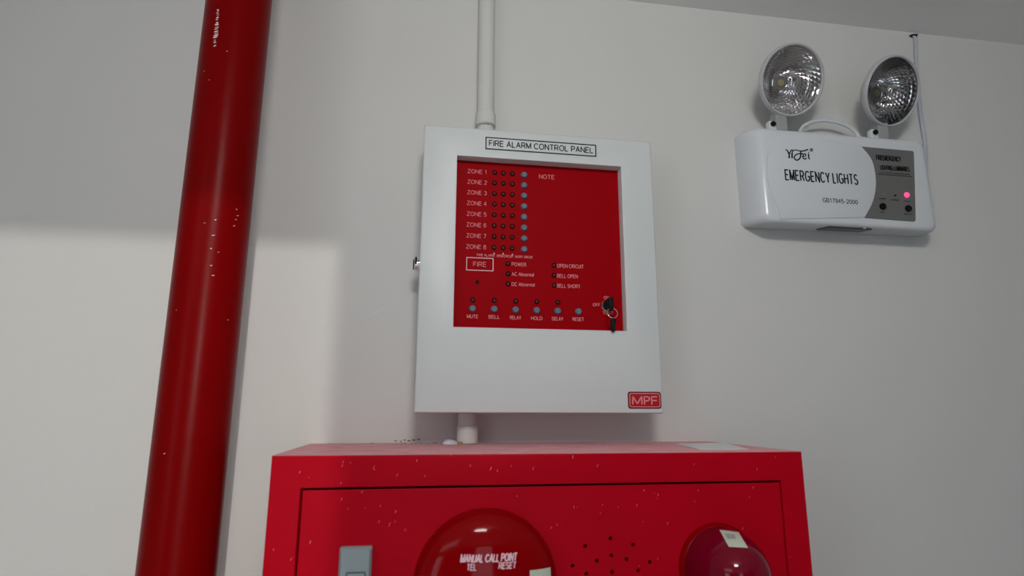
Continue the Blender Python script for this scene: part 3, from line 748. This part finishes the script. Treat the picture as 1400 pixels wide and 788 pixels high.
# bottom plate and screw
bm = bmesh.new(); y0, y1 = -.046, -.018
xa = .742; xb = .832
pts = [(xa + .004, y0, .3375), (xb + .004, y0, .3375), (xb - .0, y1, .3405), (xa - .0, y1, .3405)]
loops(bm, [[Vector(p) + Vector((0, 0, .002)) for p in pts], [Vector(p) - Vector((0, 0, .0012)) for p in pts]]); obj('bottom_vent_plate', bm, mat('dark_vent_plate', (.12, .125, .12), .5), em)
for x, y in ((.816, -.052), (.885, -.030)):
    bm = bmesh.new(); lathe(bm, [(.004, 0), (.004, .0015), (.0028, .0028)], (x, y, .3392), (0, 0, -1), 16); obj('screw', bm, CHROME, em, True)
# seam tick at the lower left corner
p, q_ = Vector((.5985, -.012, .352)), Vector((.6085, -.050, .3528))
bm = bmesh.new(); tube(bm, [p, q_], .0005, 6); obj('cover_seam', bm, HOLE, em)
# cord loop over the top
e0 = at(1093, 178, -.03); e1 = at(1134, 165.5, -.03); e2 = at(1174, 187, -.03)
xa_, xb_ = e0.x - .002, e2.x + .002; hz_ = max(e1.z - .520, .02)
bm = bmesh.new(); tube(bm, [((xa_ + xb_) / 2 - (xb_ - xa_) / 2 * math.cos(k * PI / 22), -.03, .520 + hz_ * math.sin(k * PI / 22) ** .8) for k in range(23)], .0034, 12); obj('cord_loop', bm, EMW, em, True)

def lamp_head(cx, cy, cz, yaw, pit):
    nrm = Vector((math.sin(yaw) * math.cos(pit), -math.cos(yaw) * math.cos(pit), math.sin(pit)))
    c = Vector((cx, cy, cz)); r = .0630
    hd = None
    bm = bmesh.new()
    lathe(bm, [(.018, -.046), (.034, -.042), (.048, -.030), (.0610, -.0120), (.0650, -.0085), (.0672, -.0075), (.0675, -.003), (.0666, .0008), (.0650, .0022), (.0632, .0020), (.0624, .0006), (.0622, -.003)], c, nrm, 64, True, False)
    hd = obj('lamp_head', bm, RIM, em, 40)
    # faceted reflector bowl
    u = nrm.cross(Vector((0, 0, 1))).normalized(); v = u.cross(nrm)
    bm = bmesh.new(); NR, NS = 11, 40; rg = []
    def bowl(t_): rad = .0622 - (.0622 - .0135) * t_; return rad, -.003 - .036 * (1 - ((rad - .010) / .0522) ** 2 * .97)
    def rp_(t_, a, lift): rad, dep = bowl(t_); return c + nrm * (dep + lift) + (u * math.cos(a) + v * math.sin(a)) * rad * (1 - lift * 6)
    for i in range(NR + 1): rg.append([bm.verts.new(rp_(i / NR, 2 * PI * (k + .5 * (i % 2)) / NS, 0)) for k in range(NS)])
    for i in range(NR):
        for k in range(NS):      # every facet is a small four-sided dimple
            k2 = (k + 1) % NS
            q4 = (rg[i][k], rg[i][k2], rg[i + 1][k2], rg[i + 1][k]) if i % 2 else (rg[i][k], rg[i][k2], rg[i + 1][k], rg[i + 1][k - 1])
            am = (k + (1.0 if i % 2 else .5) - (.25 if i % 2 == 0 else 0)) 
            mid = sum((q.co for q in q4), Vector()) / 4 + nrm * .0011
            cvt = bm.verts.new(mid)
            for a_ in range(4): bm.faces.new((q4[a_], q4[(a_ + 1) % 4], cvt))
    obj('reflector', bm, REFL, hd)
    bm = bmesh.new(); lathe(bm, [(.0140, -.0388), (.0125, -.0372), (.0001, -.0370)], c, nrm, 28, False, False); ch = obj('led_seat', bm, mat('dull_led_seat', (.22, .21, .19), .5), hd)
    bm = bmesh.new(); lathe(bm, [(.0065, -.0371), (.0062, -.0350), (.004, -.0338), (.0001, -.0335)], c, nrm, 20, False, False); obj('led_chip', bm, CHIP, hd, True)
    # clear front lens with a bull's-eye bulge
    bm = bmesh.new(); lathe(bm, [(.0622, -.0016), (.030, -.0004), (.0170, .0000)], c, nrm, 48, False, False)
    obj('clear_lens', bm, GLASS, hd, True)
    bm = bmesh.new(); lathe(bm, [(.0170, .0000), (.0155, .0036), (.0125, .0066), (.0085, .0086), (.004, .0097), (.0001, .0100)], c, nrm, 40, False, False)
    obj('lens_button', bm, GLASS2, hd, True)
    # bracket
    bt = c - nrm * .022 - v * 0.050
    return hd, bt
GLASS = bpy.data.materials.new('clear_plastic'); GLASS.use_nodes = True
gn = GLASS.node_tree; gn.nodes.remove(gn.nodes['Principled BSDF'])
tr = gn.nodes.new('ShaderNodeBsdfTransparent'); tr.inputs[0].default_value = (.93, .94, .96, 1)
gl = gn.nodes.new('ShaderNodeBsdfGlossy'); gl.inputs['Roughness'].default_value = .03
fz = gn.nodes.new('ShaderNodeFresnel'); fz.inputs[0].default_value = 1.5
ms = gn.nodes.new('ShaderNodeMixShader'); gn.links.new(fz.outputs[0], ms.inputs[0]); gn.links.new(tr.outputs[0], ms.inputs[1]); gn.links.new(gl.outputs[0], ms.inputs[2])
gn.links.new(ms.outputs[0], gn.nodes['Material Output'].inputs[0])
GLASS2 = GLASS.copy(); GLASS2.name = 'clear_plastic_bullseye'
g2 = GLASS2.node_tree; mm = [n for n in g2.nodes if n.type == 'MIX_SHADER'][0]
for l_ in list(mm.inputs[0].links): g2.links.remove(l_)
mm.inputs[0].default_value = .38
for (cx, cz, yaw), (ub, vb) in (((.6785, .6122, .0474), (1065, 170)), ((.8902, .6089, .1503), (1203, 182))):
    hd, bt = lamp_head(cx, -.08, cz, yaw, -.392)
    pb = at(ub, vb, -.045)
    bm = bmesh.new(); add_box(bm, pb.x - .0115, pb.x + .0115, -.056, -.034, .520, .566, bev=.003); nk = obj('swivel_neck', bm, GREYP, em)
    bm = bmesh.new(); lathe(bm, [(.0050, 0), (.0050, .003), (.0035, .0042)], (pb.x - .019, -.054, .533), (0, -1, 0), 16); sc_ = obj('swivel_screw', bm, BPLAST, em, True)
    obj('screw_lug', box(pb.x - .026, pb.x - .010, -.0535, -.040, .520, .541, bev=.003), EMW, em)

# ------------------------------------------------------------------ supply cable and the hole it comes from
c0 = at(1248, 47, 0); c1 = at(1250, 82, 0); c2 = at(1256, 150, 0); c3 = at(1262.5, 200, 0); c4 = at(1263.5, 250, 0)
cbt = thing('supply_cable', 'pale blue-grey cable dropping from a hole behind the right lamp head', 'cable', (c0.x, 0, c0.z))
bm = bmesh.new(); pth = smooth_path([(c0.x, .002, c0.z - .006), (c0.x + .0005, -.0045, c0.z - .016), (c1.x, -.0048, c1.z), (c2.x - .002, -.0055, c2.z), (c3.x - .001, -.0048, c3.z), (c4.x, -.0045, c4.z)], 8); tube(bm, pth, .0036, 10); obj('sheath', bm, CABLE, cbt, True)
bm = bmesh.new(); vs = []
for k in range(12):
    a = 2 * PI * k / 12; rr_ = rnd.uniform(.7, 1.2); vs.append(bm.verts.new((c0.x + .002 + .0125 * rr_ * math.cos(a), -.0012, c0.z - .004 + .0045 * rr_ * math.sin(a) + .0035 * math.cos(a))))
bm.faces.new(vs); obj('cable_hole', bm, HOLE, back)
